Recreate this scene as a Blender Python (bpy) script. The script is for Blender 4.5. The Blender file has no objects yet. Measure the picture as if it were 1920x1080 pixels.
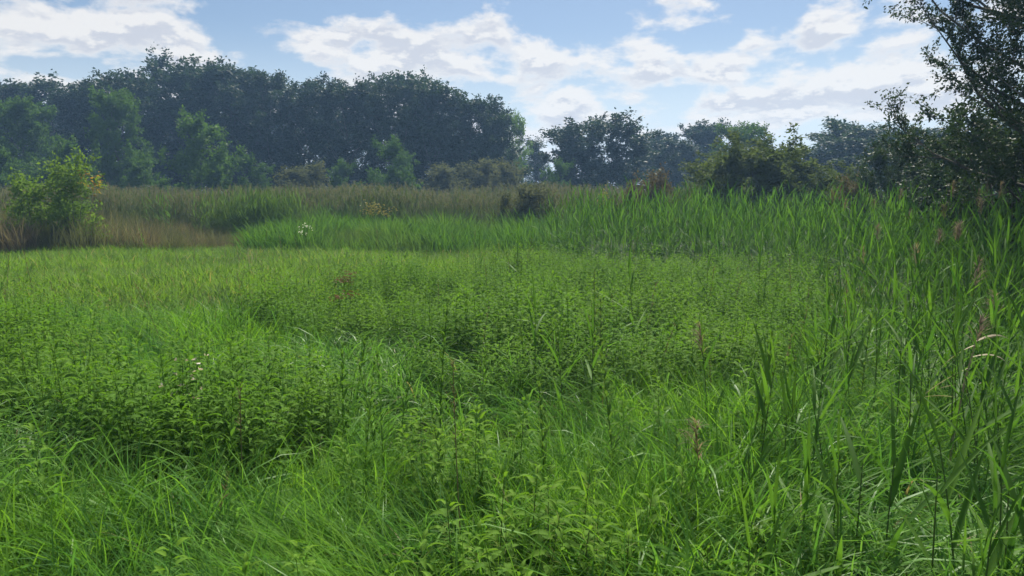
import bpy, math, numpy as np
from mathutils import Vector, Matrix, Euler

# ------------------------------------------------------------------ camera, sky, sun, exposure
SC = bpy.context.scene
COL = SC.collection
EYE, FPX, HOR = 1.65, 1397.0, 372.0            # eye height, focal length and horizon row of the 1920 px photograph
PITCH = math.atan((540 - HOR) / FPX)
cam = bpy.data.cameras.new('camera'); camo = bpy.data.objects.new('camera', cam); COL.objects.link(camo)
cam.sensor_width = 36; cam.lens = 36 * FPX / 1920; cam.clip_start = 0.05; cam.clip_end = 3000
camo.location = (0, 0, EYE); camo.rotation_euler = (math.pi / 2 - PITCH, 0, 0)
SC.camera = camo
SUN_EL, SUN_AZ = math.radians(53), math.radians(16)      # azimuth clockwise from straight ahead
EXPOSURE = 1.32
SC.view_settings.view_transform = 'Standard'; SC.view_settings.look = 'None'
SC.view_settings.exposure = EXPOSURE; SC.view_settings.gamma = 1
SC.render.engine = 'CYCLES'
cy = SC.cycles
cy.max_bounces = 4; cy.diffuse_bounces = 3; cy.transmission_bounces = 3; cy.glossy_bounces = 2; cy.volume_bounces = 0
cy.transparent_max_bounces = 4; cy.caustics_reflective = False; cy.caustics_refractive = False
cy.use_denoising = True

def nn(nt, kind, **kw):
    n = nt.nodes.new(kind)
    for k, v in kw.items():
        if k.startswith('i_'):
            key = k[2:]; key = int(key) if key.isdigit() else key
            n.inputs[key].default_value = v
        else: setattr(n, k, v)
    return n
def math_(nt, op, a, b=None, c=None, clamp=False):
    n = nt.nodes.new('ShaderNodeMath'); n.operation = op; n.use_clamp = clamp
    for i, v in enumerate((a, b, c)):
        if v is None: continue
        if isinstance(v, (int, float)): n.inputs[i].default_value = v
        else: nt.links.new(v, n.inputs[i])
    return n.outputs[0]
def mixc(nt, f, a, b, bt='MIX'):
    n = nt.nodes.new('ShaderNodeMix'); n.data_type = 'RGBA'; n.blend_type = bt
    for i, v in ((0, f), (6, a), (7, b)):
        if isinstance(v, (int, float)): n.inputs[i].default_value = v
        elif isinstance(v, (tuple, list)): n.inputs[i].default_value = (*v[:3], 1)
        else: nt.links.new(v, n.inputs[i])
    return n.outputs[2]
def smooth(nt, v, lo, hi, a=0.0, b=1.0):
    n = nt.nodes.new('ShaderNodeMapRange'); n.interpolation_type = 'SMOOTHSTEP'
    nt.links.new(v, n.inputs[0])
    for i, x in zip((1, 2, 3, 4), (lo, hi, a, b)): n.inputs[i].default_value = x
    return n.outputs[0]

def build_world():
    w = bpy.data.worlds.new('World'); SC.world = w; w.use_nodes = True
    nt = w.node_tree; nt.nodes.clear()
    out = nn(nt, 'ShaderNodeOutputWorld')
    sky = nn(nt, 'ShaderNodeTexSky', sky_type='NISHITA', sun_disc=False)
    sky.sun_elevation = SUN_EL; sky.sun_rotation = SUN_AZ; sky.air_density = 1.0; sky.dust_density = .6; sky.ozone_density = 2.0
    tc = nn(nt, 'ShaderNodeTexCoord')
    sp = nn(nt, 'ShaderNodeSeparateXYZ'); nt.links.new(tc.outputs['Generated'], sp.inputs[0])
    x, y, z = sp.outputs
    cb = nn(nt, 'ShaderNodeCombineXYZ')
    nt.links.new(x, cb.inputs[0]); nt.links.new(y, cb.inputs[1]); nt.links.new(math_(nt, 'MULTIPLY', math_(nt, 'POWER', math_(nt, 'ABSOLUTE', z), .8), 1.9), cb.inputs[2])
    def noise(scale, detail, rough, dist, off):
        mp = nn(nt, 'ShaderNodeMapping'); mp.inputs[1].default_value = off
        nt.links.new(cb.outputs[0], mp.inputs[0])
        n = nn(nt, 'ShaderNodeTexNoise'); n.inputs['Scale'].default_value = scale; n.inputs['Detail'].default_value = detail
        n.inputs['Roughness'].default_value = rough; n.inputs['Distortion'].default_value = dist
        nt.links.new(mp.outputs[0], n.inputs['Vector']); return n.outputs[0]
    az = math_(nt, 'ARCTAN2', x, y); el = math_(nt, 'ARCSINE', z)
    ae = nn(nt, 'ShaderNodeCombineXYZ'); nt.links.new(az, ae.inputs[0]); nt.links.new(el, ae.inputs[1])
    OFF = (3.1, 1.7, 0.4); UP = .020
    n1 = noise(8.5, 8, 0.58, 0.1, OFF); n1u = noise(8.5, 8, 0.58, 0.1, (OFF[0], OFF[1], OFF[2] + UP))
    n2 = noise(2.2, 2, 0.5, 0.0, (8.2, 4.4, 1.0))
    d = math_(nt, 'ADD', math_(nt, 'MULTIPLY', n1, 1.0), math_(nt, 'MULTIPLY', n2, 0.0))
    # the individual clouds and blue gaps of this sky, as ellipses of azimuth and elevation
    for (u, v, ru, rv, wt) in [(150, 50, 290, 70, .16), (340, 85, 120, 45, .11), (10, 60, 180, 70, .08), (610, 80, 100, 26, .15), (30, 122, 60, 16, .08),
                               (500, 30, 120, 60, -.14), (760, 20, 200, 50, -.16), (560, 125, 110, 30, -.10), (110, 128, 130, 14, -.10), (1080, 20, 120, 45, -.10),
                               (800, 120, 130, 60, .15), (940, 65, 90, 40, .11), (1000, 110, 130, 60, .10), (730, 85, 60, 35, .10), (1230, 85, 150, 40, .11), (1310, 25, 90, 40, .15),
                               (1480, 40, 70, 50, -.08), (1150, 140, 90, 20, -.09), (1600, 75, 60, 22, -.07), (1300, 170, 130, 14, -.05), (1450, 165, 100, 14, -.05),
                               (1450, 95, 200, 34, .12), (1670, 25, 90, 35, .10), (1250, 148, 170, 22, .14), (1060, 190, 200, 36, .15), (1400, 200, 260, 30, .16), (1580, 125, 180, 40, .13), (1650, 190, 200, 40, .13), (640, 165, 200, 40, .07), (950, 260, 300, 40, .12), (1300, 245, 300, 30, .10), (150, 165, 200, 16, .10)]:
        a0 = math.atan((u - 960) / FPX); e0 = math.atan((HOR - v) / FPX * math.cos(a0))
        ra, re = 2.1 * ru / FPX * math.cos(a0) ** 2, 2.1 * rv / FPX
        mp = nn(nt, 'ShaderNodeMapping'); mp.inputs[1].default_value = (-a0 / ra, -e0 / re, 0); mp.inputs[3].default_value = (1 / ra, 1 / re, 0)
        nt.links.new(ae.outputs[0], mp.inputs[0])
        gt = nn(nt, 'ShaderNodeTexGradient', gradient_type='QUADRATIC_SPHERE'); nt.links.new(mp.outputs[0], gt.inputs[0])
        d = math_(nt, 'MULTIPLY_ADD', gt.outputs['Fac'], wt * .95, d)
    cov = smooth(nt, d, 0.50, 0.62)
    thick = smooth(nt, d, 0.555, 0.66)
    relief = math_(nt, 'SUBTRACT', n1, n1u)                     # positive where the cloud thins out upwards: its sunlit top
    grey = math_(nt, 'MULTIPLY', thick, smooth(nt, relief, 0.040, -0.030))
    ccol = mixc(nt, grey, CLOUD_LIT, CLOUD_GREY)
    b1 = nn(nt, 'ShaderNodeBackground', i_1=SKY_STRENGTH); nt.links.new(sky.outputs[0], b1.inputs[0])
    b2 = nn(nt, 'ShaderNodeBackground', i_1=CLOUD_STRENGTH); nt.links.new(ccol, b2.inputs[0])
    b3 = nn(nt, 'ShaderNodeBackground', i_1=CLOUD_STRENGTH); b3.inputs[0].default_value = (.86, .95, 1.02, 1)   # pale air low down
    m0 = nn(nt, 'ShaderNodeMixShader'); nt.links.new(smooth(nt, el, 0.22, 0.03, 0, .85), m0.inputs[0])
    nt.links.new(b1.outputs[0], m0.inputs[1]); nt.links.new(b3.outputs[0], m0.inputs[2])
    m = nn(nt, 'ShaderNodeMixShader'); nt.links.new(math_(nt, 'MULTIPLY', cov, .9), m.inputs[0])
    nt.links.new(m0.outputs[0], m.inputs[1]); nt.links.new(b2.outputs[0], m.inputs[2])
    nt.links.new(m.outputs[0], out.inputs[0])
SKY_STRENGTH, CLOUD_STRENGTH = 0.037, 0.380
CLOUD_LIT, CLOUD_GREY = (1.0, .965, .925), (.70, .71, .76)
build_world()

sun = bpy.data.lights.new('sun', 'SUN'); suno = bpy.data.objects.new('sun', sun); COL.objects.link(suno)
sun.energy = 3.8; sun.angle = math.radians(10); sun.color = (1, .94, .84)
sd = Vector((math.sin(SUN_AZ) * math.cos(SUN_EL), math.cos(SUN_AZ) * math.cos(SUN_EL), math.sin(SUN_EL)))
suno.rotation_euler = (-sd).to_track_quat('-Z', 'Y').to_euler(); suno.location = sd * 50

# ------------------------------------------------------------------ helpers
RNG = np.random.default_rng(7)
def at(u, v, Y):
    """photo pixel + distance ahead -> point in the place"""
    c, s = math.cos(PITCH), math.sin(PITCH); b = (540 - v) / FPX
    k = Y / (c + b * s)
    return Vector(((u - 960) / FPX * k, Y, EYE + k * (-s + b * c)))
def px(u, Y): return (u - 960) / FPX * Y * 0.993

def tag(o, label=None, cat=None, group=None, kind=None):
    for k, v in (('label', label), ('category', cat), ('group', group), ('kind', kind)):
        if v: o[k] = v
    return o
def empty(name, loc=(0, 0, 0), rz=0.0):
    o = bpy.data.objects.new(name, None); COL.objects.link(o); o.location = loc; o.rotation_euler = (0, 0, rz)
    o.empty_display_size = .2; return o
def link(name, me, parent=None):
    o = bpy.data.objects.new(name, me); COL.objects.link(o); o.parent = parent; return o

class MB:
    """collects quads with one random number per vertex"""
    def __init__(s): s.v, s.f, s.r, s.n = [], [], [], 0
    def add(s, v, f, r=0.5):
        v = np.asarray(v, float).reshape(-1, 3); f = np.asarray(f, int).reshape(-1, 4)
        s.v.append(v); s.f.append(f + s.n); s.r.append(np.broadcast_to(np.asarray(r, float), (len(v),)).copy()); s.n += len(v)
    def mesh(s, name, mat, smooth=True):
        v = np.concatenate(s.v); f = np.concatenate(s.f); r = np.concatenate(s.r)
        me = bpy.data.meshes.new(name)
        me.vertices.add(len(v)); me.vertices.foreach_set('co', v.astype(np.float32).ravel())
        me.loops.add(f.size); me.loops.foreach_set('vertex_index', f.astype(np.int32).ravel())
        me.polygons.add(len(f)); me.polygons.foreach_set('loop_start', np.arange(0, f.size, 4, dtype=np.int32))
        me.polygons.foreach_set('loop_total', np.full(len(f), 4, np.int32)) if False else None
        me.update(calc_edges=True)
        at_ = me.attributes.new('rnd', 'FLOAT', 'POINT'); at_.data.foreach_set('value', r.astype(np.float32))
        if smooth: me.polygons.foreach_set('use_smooth', np.ones(len(f), bool))
        me.materials.append(mat); me.update(); return me

def tube(mb, pts, rad, sides=5, r=.5):
    pts = np.asarray(pts, float); n = len(pts)
    t = np.gradient(pts, axis=0); t /= np.linalg.norm(t, axis=1)[:, None] + 1e-9
    ref = np.where(np.abs(t[:, 2:3]) > .9, np.array([[1., 0, 0]]), np.array([[0, 0, 1.]]))
    a = np.cross(t, ref); a /= np.linalg.norm(a, axis=1)[:, None] + 1e-9; b = np.cross(t, a)
    ang = np.arange(sides) * 2 * np.pi / sides
    ring = pts[:, None] + (a[:, None] * np.cos(ang)[None, :, None] + b[:, None] * np.sin(ang)[None, :, None]) * np.asarray(rad, float)[:, None, None]
    i = np.arange(n - 1)[:, None] * sides; j = np.arange(sides)[None]; k = (np.arange(sides) + 1)[None] % sides
    f = np.stack([i + j, i + k, i + sides + k, i + sides + j], -1).reshape(-1, 4)
    mb.add(ring.reshape(-1, 3), f, r)

def strips(mb, base, az, L, W, th0, dth, seg=4, prof=None, twist=0.0, r=None, pw=1.4, fold=0.0):
    """curved tapering blades; th = angle from vertical, growing by dth along the blade"""
    base = np.asarray(base, float); n = len(base)
    L, W, th0, dth, az = [np.broadcast_to(np.asarray(q, float), (n,)) for q in (L, W, th0, dth, az)]
    s = np.linspace(0, 1, seg + 1)
    th = th0[:, None] + dth[:, None] * s[None] ** pw
    st = (L / seg)[:, None]
    hx = np.concatenate([np.zeros((n, 1)), np.cumsum(np.sin((th[:, 1:] + th[:, :-1]) / 2) * st, 1)], 1)
    hz = np.concatenate([np.zeros((n, 1)), np.cumsum(np.cos((th[:, 1:] + th[:, :-1]) / 2) * st, 1)], 1)
    if prof is None: prof = np.maximum(np.clip(1.02 - s ** 1.8, 0, 1) ** .8 * (.6 + .4 * np.minimum(1, s * 4)), .04)
    ca, sa = np.cos(az)[:, None], np.sin(az)[:, None]
    c = np.stack([base[:, 0:1] + hx * ca, base[:, 1:2] + hx * sa, base[:, 2:3] + hz], -1)
    tw = np.broadcast_to(np.asarray(twist, float), (n,))[:, None] * s[None]
    nrm = np.stack([-np.cos(th) * ca, -np.cos(th) * sa, np.sin(th)], -1)
    side = np.stack([-sa + 0 * th, ca + 0 * th, 0 * th], -1)
    wd = side * np.cos(tw)[..., None] + nrm * np.sin(tw)[..., None]
    off = wd * (W[:, None] * prof[None] / 2)[..., None]
    r = np.random.default_rng(n).random(n) if r is None else np.broadcast_to(np.asarray(r, float), (n,))
    if fold:
        up = nrm * np.cos(tw)[..., None] * (W[:, None] * prof[None] * fold)[..., None]
        v = np.stack([c - off + up, c, c + off + up], 2); k = 3
    else: v = np.stack([c - off, c + off], 2); k = 2
    o = (np.arange(n) * (seg + 1) * k)[:, None] + (np.arange(seg) * k)[None]
    fs = [np.stack([o + q, o + q + 1, o + k + q + 1, o + k + q], -1).reshape(-1, 4) for q in range(k - 1)]
    mb.add(v.reshape(-1, 3), np.concatenate(fs), np.repeat(r, (seg + 1) * k))
    return c

# ------------------------------------------------------------------ materials
def leaf_mat(name, c0, c1, trans=.4, tcol=None, rough=.45, spec=.25, patch=None, patch_scale=.5, patch_lo=.45, patch_hi=.62, dry=None, dry_at=.93):
    """foliage: colour varies per leaf (rnd), per plant and in broad patches over the ground"""
    m = bpy.data.materials.new(name); m.use_nodes = True; nt = m.node_tree; nt.nodes.clear()
    out = nn(nt, 'ShaderNodeOutputMaterial')
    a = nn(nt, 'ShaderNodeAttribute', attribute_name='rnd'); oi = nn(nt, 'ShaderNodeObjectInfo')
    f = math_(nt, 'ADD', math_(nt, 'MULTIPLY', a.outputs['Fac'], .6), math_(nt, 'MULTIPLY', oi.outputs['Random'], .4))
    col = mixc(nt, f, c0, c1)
    if patch:
        no = nn(nt, 'ShaderNodeTexNoise'); no.inputs['Scale'].default_value = patch_scale; no.inputs['Detail'].default_value = 3
        nt.links.new(oi.outputs['Location'], no.inputs['Vector'])
        col = mixc(nt, math_(nt, 'MULTIPLY', smooth(nt, no.outputs[0], patch_lo, patch_hi), .85), col, patch)
    if dry: col = mixc(nt, smooth(nt, a.outputs['Fac'], dry_at, dry_at + .02), col, dry)
    p = nn(nt, 'ShaderNodeBsdfPrincipled'); nt.links.new(col, p.inputs['Base Color'])
    p.inputs['Roughness'].default_value = rough; p.inputs['Specular IOR Level'].default_value = spec
    t = nn(nt, 'ShaderNodeBsdfTranslucent')
    tc = mixc(nt, 1.0, col, tcol or (1.25, 1.25, .8), 'MULTIPLY'); nt.links.new(tc, t.inputs[0])
    mx = nn(nt, 'ShaderNodeMixShader'); mx.inputs[0].default_value = trans
    nt.links.new(p.outputs[0], mx.inputs[1]); nt.links.new(t.outputs[0], mx.inputs[2]); nt.links.new(mx.outputs[0], out.inputs[0])
    return m
def bark_mat(name, c0, c1, scale=6):
    m = bpy.data.materials.new(name); m.use_nodes = True; nt = m.node_tree; p = nt.nodes['Principled BSDF']
    tc = nn(nt, 'ShaderNodeTexCoord'); mp = nn(nt, 'ShaderNodeMapping'); mp.inputs['Scale'].default_value = (1, 1, .25)
    nt.links.new(tc.outputs['Object'], mp.inputs[0])
    no = nn(nt, 'ShaderNodeTexNoise'); no.inputs['Scale'].default_value = scale; no.inputs['Detail'].default_value = 6
    nt.links.new(mp.outputs[0], no.inputs['Vector'])
    nt.links.new(mixc(nt, smooth(nt, no.outputs[0], .35, .65), c0, c1), p.inputs['Base Color']); p.inputs['Roughness'].default_value = .9
    return m

M = {
 'grass':   leaf_mat('grass_blade', (.070, .195, .018), (.180, .340, .030), .45, patch=(.055, .165, .040), patch_scale=1.3, rough=.6, spec=.12, dry=(.18, .17, .07), dry_at=.988),
 'meadow':  leaf_mat('meadow_grass', (.095, .200, .022), (.170, .290, .036), .45, rough=.6, spec=.1, patch=(.090, .170, .03), patch_scale=.35, dry=(.28, .24, .10), dry_at=.965),
 'bluegrass': leaf_mat('broad_grass', (.065, .185, .030), (.140, .285, .048), .42, spec=.18, rough=.45, dry=(.24, .21, .10), dry_at=.975),
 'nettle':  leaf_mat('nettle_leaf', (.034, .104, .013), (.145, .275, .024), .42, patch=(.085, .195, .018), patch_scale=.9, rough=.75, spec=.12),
 'nettle_stem': leaf_mat('nettle_stem', (.06, .12, .025), (.10, .14, .035), .1, rough=.9, spec=.05),
 'tassel':  leaf_mat('nettle_tassel', (.09, .15, .03), (.14, .18, .05), .3, rough=.9, spec=.03),
 'reed':    leaf_mat('reed_leaf', (.036, .108, .017), (.105, .220, .024), .42, rough=.6, spec=.14, dry=(.24, .20, .10), dry_at=.985),
 'farreed': leaf_mat('far_reed_leaf', (.050, .100, .024), (.105, .145, .042), .35, patch=(.095, .115, .04), patch_scale=.22, rough=.7, spec=.08, dry=(.15, .12, .08), dry_at=.94),
 'sedge':   leaf_mat('sedge_leaf', (.050, .140, .018), (.105, .210, .026), .4, rough=.75, spec=.06, patch=(.10, .16, .04), patch_scale=.25),
 'reed_stem': leaf_mat('reed_stem', (.07, .14, .03), (.12, .16, .05), .1, rough=.8, spec=.05),
 'plume':   leaf_mat('reed_plume', (.15, .12, .085), (.25, .20, .145), .4, rough=.8, spec=.05),
 'tawny':   leaf_mat('tawny_grass', (.13, .105, .062), (.28, .23, .145), .35, rough=.7, spec=.08, patch=(.095, .115, .045), patch_scale=.6, patch_lo=.40, patch_hi=.52),
 'thatch':  leaf_mat('dead_thatch', (.10, .085, .045), (.21, .18, .095), .25, rough=.9, spec=.03),
 'straw':   leaf_mat('dead_straw', (.30, .26, .17), (.44, .39, .28), .25, rough=.7, spec=.1),
 'poplar':  leaf_mat('poplar_leaf', (.014, .034, .012), (.036, .070, .020), .28, rough=.55, spec=.15),
 'elder':   leaf_mat('fresh_leaf', (.042, .100, .016), (.085, .165, .026), .40, spec=.1, rough=.6),
 'birch':   leaf_mat('bright_leaf', (.075, .150, .025), (.140, .235, .040), .45, spec=.1, rough=.6),
 'willow':  leaf_mat('olive_leaf', (.055, .085, .022), (.105, .140, .036), .38, rough=.7, spec=.06),
 'hazeltree': leaf_mat('dark_leaf', (.020, .042, .015), (.044, .076, .022), .30, rough=.55, spec=.15),
 'sapling': leaf_mat('yellow_green_leaf', (.090, .175, .022), (.170, .260, .035), .45, rough=.7, spec=.1),
 'autumn':  leaf_mat('autumn_leaf', (.24, .22, .03), (.30, .15, .03), .45, rough=.7, spec=.1),
 'greyshrub': leaf_mat('grey_brown_leaf', (.070, .088, .042), (.125, .135, .068), .38, rough=.8, spec=.05),
 'redshrub': leaf_mat('reddish_leaf', (.080, .070, .040), (.14, .115, .07), .35, rough=.8, spec=.05),
 'gold':    leaf_mat('goldenrod_flower', (.24, .21, .03), (.32, .28, .05), .3),
 'white':   leaf_mat('white_flower', (.70, .70, .66), (.82, .82, .80), .3),
 'down':    leaf_mat('thistle_down', (.42, .36, .32), (.62, .56, .52), .3),
 'dock':    leaf_mat('dock_seed', (.16, .085, .035), (.24, .13, .06), .2),
 'bark':    bark_mat('bark', (.05, .045, .038), (.14, .125, .10)),
 'palebark': bark_mat('pale_bark', (.10, .09, .075), (.30, .28, .25)),
}

# ------------------------------------------------------------------ ground
def build_ground():
    n = 121; s = np.linspace(-1, 1, n); g = np.sign(s) * np.abs(s) ** 2.2 * 330
    X, Y = np.meshgrid(g, g); Y = Y + 10
    Z = .035 * np.sin(X * 1.3 + .5) * np.cos(Y * 1.1) + .03 * np.sin(X * .37 + Y * .53) - .03
    i = np.arange(n - 1); a = (i[:, None] * n + i[None]).ravel()
    m = bpy.data.materials.new('earth_and_litter'); m.use_nodes = True; nt = m.node_tree; p = nt.nodes['Principled BSDF']
    tc = nn(nt, 'ShaderNodeTexCoord'); no = nn(nt, 'ShaderNodeTexNoise'); no.inputs['Scale'].default_value = 1.7; no.inputs['Detail'].default_value = 9
    nt.links.new(tc.outputs['Object'], no.inputs['Vector'])
    nt.links.new(mixc(nt, smooth(nt, no.outputs[0], .35, .65), (.016, .018, .008), (.042, .050, .018)), p.inputs['Base Color']); p.inputs['Roughness'].default_value = 1
    bp = nn(nt, 'ShaderNodeBump', i_0=.6); nt.links.new(no.outputs[0], bp.inputs['Height']); nt.links.new(bp.outputs[0], p.inputs['Normal'])
    mb = MB(); mb.add(np.stack([X, Y, Z], -1), np.stack([a, a + 1, a + n + 1, a + n], -1))
    tag(link('ground', mb.mesh('ground', m)), 'dark earth and litter under the meadow plants', 'ground', kind='structure')
build_ground()

# ------------------------------------------------------------------ trees
def tree_mesh(seed, H, R, base, bark, leafmat, leaves, ls, n_limb=26, upright=.55, stems=1, prof='round', twig=1.0, gap=.15, r0=None, sub=4, twigs=5, lean=(0, 0), lw=.55, droop=0.0, tip=None):
    """tapered trunk with limbs and twigs (one mesh) and a crown of leaf faces set along the twigs (another)"""
    g = np.random.default_rng(seed); wood = MB(); T0, TD, TL = [], [], []
    r0 = r0 or H * .012
    def env(t):
        t = np.clip((t - base) / (1 - base), 0, 1)
        if prof == 'cone': return max(.06, (1 - t) ** .8 * min(1, t * 5 + .35))
        if prof == 'dome': return max(.1, math.sqrt(max(0, 1 - t ** 2.2)) * min(1, .75 + t))
        return max(.12, math.sin(math.pi * (0.14 + .80 * t)) ** .7)
    for s in range(stems):
        az0 = g.random() * 6.28; sp = 0 if stems == 1 else R * .45 * g.uniform(.4, 1)
        k = 8; tt = np.linspace(0, 1, k); hh = H * (1 if stems == 1 else g.uniform(.72, 1))
        wob = np.cumsum(g.normal(0, .018 * H / k * 2, (k, 2)), 0)
        tp = np.stack([wob[:, 0] + math.cos(az0) * sp * tt ** .8 + lean[0] * tt ** 1.3, wob[:, 1] + math.sin(az0) * sp * tt ** .8 + lean[1] * tt ** 1.3, tt * hh * .95], 1)
        tube(wood, tp, r0 * (1 - .88 * tt) * (1 if stems == 1 else .55), 6)
        nl = max(4, n_limb // stems)
        for i in range(nl):
            t = base + (1 - base) * ((i + g.random()) / nl) * .98
            p0 = np.array([np.interp(t, tt, tp[:, q]) for q in range(3)])
            az = i * 2.399 + g.normal(0, .4)
            ln = R * env(t) * g.uniform(.65, 1.12) * (1 if stems == 1 else .75)
            el = upright * .55 + .55 * t ** 2 + g.normal(0, .12)
            m = 5; ss = np.linspace(0, 1, m); el_ = el + (.55 - droop) * ss ** 2
            d = np.stack([np.cos(el_) * math.cos(az), np.cos(el_) * math.sin(az), np.sin(el_)], 1)
            lp = p0 + np.concatenate([np.zeros((1, 3)), np.cumsum(d[1:] * (ln / (m - 1)), 0)]) * (1 / max(.7, math.cos(el)))
            lp[:, 2] = np.minimum(lp[:, 2], H * 1.0)
            lr = r0 * .34 * (1 - .6 * t)
            tube(wood, lp, lr * (1 - .85 * ss), 4)
            if g.random() < gap: continue
            for j in range(sub):
                q = .25 + .75 * (j + g.random()) / sub
                b0 = np.array([np.interp(q, ss, lp[:, c]) for c in range(3)])
                bd = d[-1] * .7 + g.normal(0, .55, 3) + np.array([0, 0, .25 + .3 * upright - droop]); bd /= np.linalg.norm(bd)
                bl = twig * g.uniform(.7, 1.5) * (.6 + .12 * R)
                bp = b0 + bd * bl * np.linspace(0, 1, 3)[:, None]
                tube(wood, bp, lr * .3 * np.array([1, .6, .2]), 3)
                for w in range(twigs):
                    z = .2 + .8 * (w + g.random()) / twigs
                    td = bd * .55 + g.normal(0, .5, 3) + np.array([0, 0, .35 * upright + .1 - droop * 1.2]); td /= np.linalg.norm(td)
                    T0.append(b0 + bd * bl * z); TD.append(td); TL.append(twig * g.uniform(.35, .95))
    T0, TD, TL = np.array(T0), np.array(TD), np.array(TL)
    w = TL / TL.sum(); idx = g.choice(len(TL), leaves, p=w)
    s = g.random(leaves) ** .75
    P = T0[idx] + TD[idx] * (TL[idx] * s)[:, None] + g.normal(0, ls * .55, (leaves, 3))
    P[:, 2] = np.maximum(P[:, 2], .08)
    ax = TD[idx] * .6 + g.normal(0, .6, (leaves, 3)) + np.array([0, 0, -.15]); ax /= np.linalg.norm(ax, axis=1)[:, None]
    nr = g.normal(0, 1, (leaves, 3)) + np.array([0, 0, .7]); sd_ = np.cross(ax, nr); sd_ /= np.linalg.norm(sd_, axis=1)[:, None] + 1e-9
    sz = ls * g.uniform(.6, 1.3, leaves)[:, None]; up = np.cross(sd_, ax) * sz * .12
    v = np.stack([P, P + ax * sz * .45 + sd_ * sz * lw * .5 + up, P + ax * sz, P + ax * sz * .45 - sd_ * sz * lw * .5 + up], 1)
    r = np.clip(.35 * g.random(leaves) + .65 * np.random.default_rng(seed + 1).random(len(TL))[idx], 0, 1)
    fo = MB(); fo.add(v.reshape(-1, 3), np.arange(leaves * 4).reshape(-1, 4), np.repeat(r, 4))
    parts = [('trunk', wood.mesh('trunk', bark)), ('crown', fo.mesh('crown', leafmat, False))]
    if tip:
        sel = np.nonzero(tip[1](P))[0]
        if len(sel):
            keep = np.setdiff1d(np.arange(leaves), sel)
            fo = MB(); fo.add(v[keep].reshape(-1, 3), np.arange(len(keep) * 4).reshape(-1, 4), np.repeat(r[keep], 4))
            f2 = MB(); f2.add(v[sel].reshape(-1, 3), np.arange(len(sel) * 4).reshape(-1, 4), np.repeat(r[sel], 4))
            parts = [parts[0], ('crown', fo.mesh('crown', leafmat, False)), ('autumn_leaves', f2.mesh('autumn_leaves', tip[0], False))]
    return parts, float(np.percentile(P[:, 2], 99.7))
def plant_tree(name, proto, u, vtop, Y, rz, label, cat='tree', group=None, wide=1.0, z=0):
    """stand a tree Y metres ahead so that its top reaches the height seen in the photo"""
    parts, H = proto
    h = at(u, vtop, Y).z; s = h / H
    e = empty(name, (px(u, Y), Y, z), rz); e.scale = (s * wide, s * wide, s)
    for nme, me in parts: link(nme, me, e)
    return tag(e, label, cat, group)

PA = tree_mesh(11, 12, 3.9, .10, M['bark'], M['poplar'], 25000, .25, 48, .62, prof='round')
PB = tree_mesh(12, 12, 3.6, .10, M['bark'], M['poplar'], 23000, .25, 46, .70, prof='dome', gap=.2)
PC = tree_mesh(13, 12, 4.4, .08, M['bark'], M['poplar'], 27000, .25, 50, .55, prof='round', gap=.22)
PD = tree_mesh(14, 11, 4.2, .05, M['bark'], M['elder'], 26000, .25, 46, .45, prof='dome')
PE = tree_mesh(15, 12, 2.0, .18, M['palebark'], M['poplar'], 7000, .22, 30, .5, prof='cone')
PF = tree_mesh(16, 4.2, 3.3, .03, M['bark'], M['willow'], 46000, .115, 54, .55, stems=3, prof='dome', twig=.75, gap=.05)
PG = tree_mesh(17, 10, 3.0, .08, M['palebark'], M['birch'], 12000, .24, 32, .6, prof='round', gap=.2)
PH = tree_mesh(18, 9, 4.2, .05, M['bark'], M['poplar'], 26000, .22, 46, .62, stems=2, prof='dome')
WOOD = 'trees of the wood across the meadow'
for (nm, pr, u, v, Y, rz, wd, lb) in [
    ('poplar_tree', PB, -60, 160, 62, .3, 1.0, 'dark poplar cut off by the picture edge, behind the fresh green tree'),
    ('poplar_tree', PA, 40, 152, 64, 1.1, .9, 'dark poplar peeping over the fresh green tree at the wood\'s outer end'),
    ('poplar_tree', PE, 105, 142, 66, 2.3, 1.5, 'thin dark treetop between two rounded crowns near the wood\'s outer end'),
    ('poplar_tree', PB, 165, 158, 63, 2.9, .9, 'low dark poplar behind the gap between the two fresh green trees'),
    ('poplar_tree', PC, 235, 138, 62, 3.6, .85, 'broad dark poplar directly before the pointed birch top'),
    ('birch_tree', PE, 303, 96, 66, .4, .85, 'narrow pointed birch top sticking out highest above the wood'),
    ('poplar_tree', PA, 362, 122, 64, 4.4, .95, 'tall dark poplar beside the pointed birch top, behind the light green bush'),
    ('poplar_tree', PB, 440, 128, 62, 5.1, 1.1, 'tall dark poplar with flat ragged top, two past the birch'),
    ('poplar_tree', PC, 515, 140, 61, 0.8, .85, 'dark poplar standing at the darkest stretch of the wood'),
    ('poplar_tree', PB, 585, 158, 60, 1.9, 1.0, 'dark poplar with a slight dip in the treeline above it'),
    ('poplar_tree', PA, 655, 156, 58, 2.7, .9, 'poplar whose loose crown lets dots of sky through, before the rounded one'),
    ('poplar_tree', PC, 735, 143, 57, 3.3, .82, 'rounded poplar with the highest crown in the wood\'s middle hump'),
    ('birch_tree', PE, 793, 136, 60, 1.3, .8, 'slim spire of a tree poking up behind the middle hump'),
    ('poplar_tree', PB, 815, 155, 57, 4.0, 1.05, 'poplar with see-through crown on the falling shoulder of the middle hump'),
    ('poplar_tree', PA, 880, 182, 56, 5.5, .85, 'poplar lower than its neighbours near the wood\'s end by the gap'),
    ('poplar_tree', PB, 925, 212, 55, .2, .9, 'last dark poplar of the wood before the bright green tree'),
]: plant_tree(nm, pr, u, v, Y, rz, lb, 'tree', WOOD, wd * 1.45)
plant_tree('leafy_tree', PD, 55, 186, 52, .5, 'fresh green rounded tree at the outer end of the wood', 'tree', WOOD, 1.0)
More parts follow.
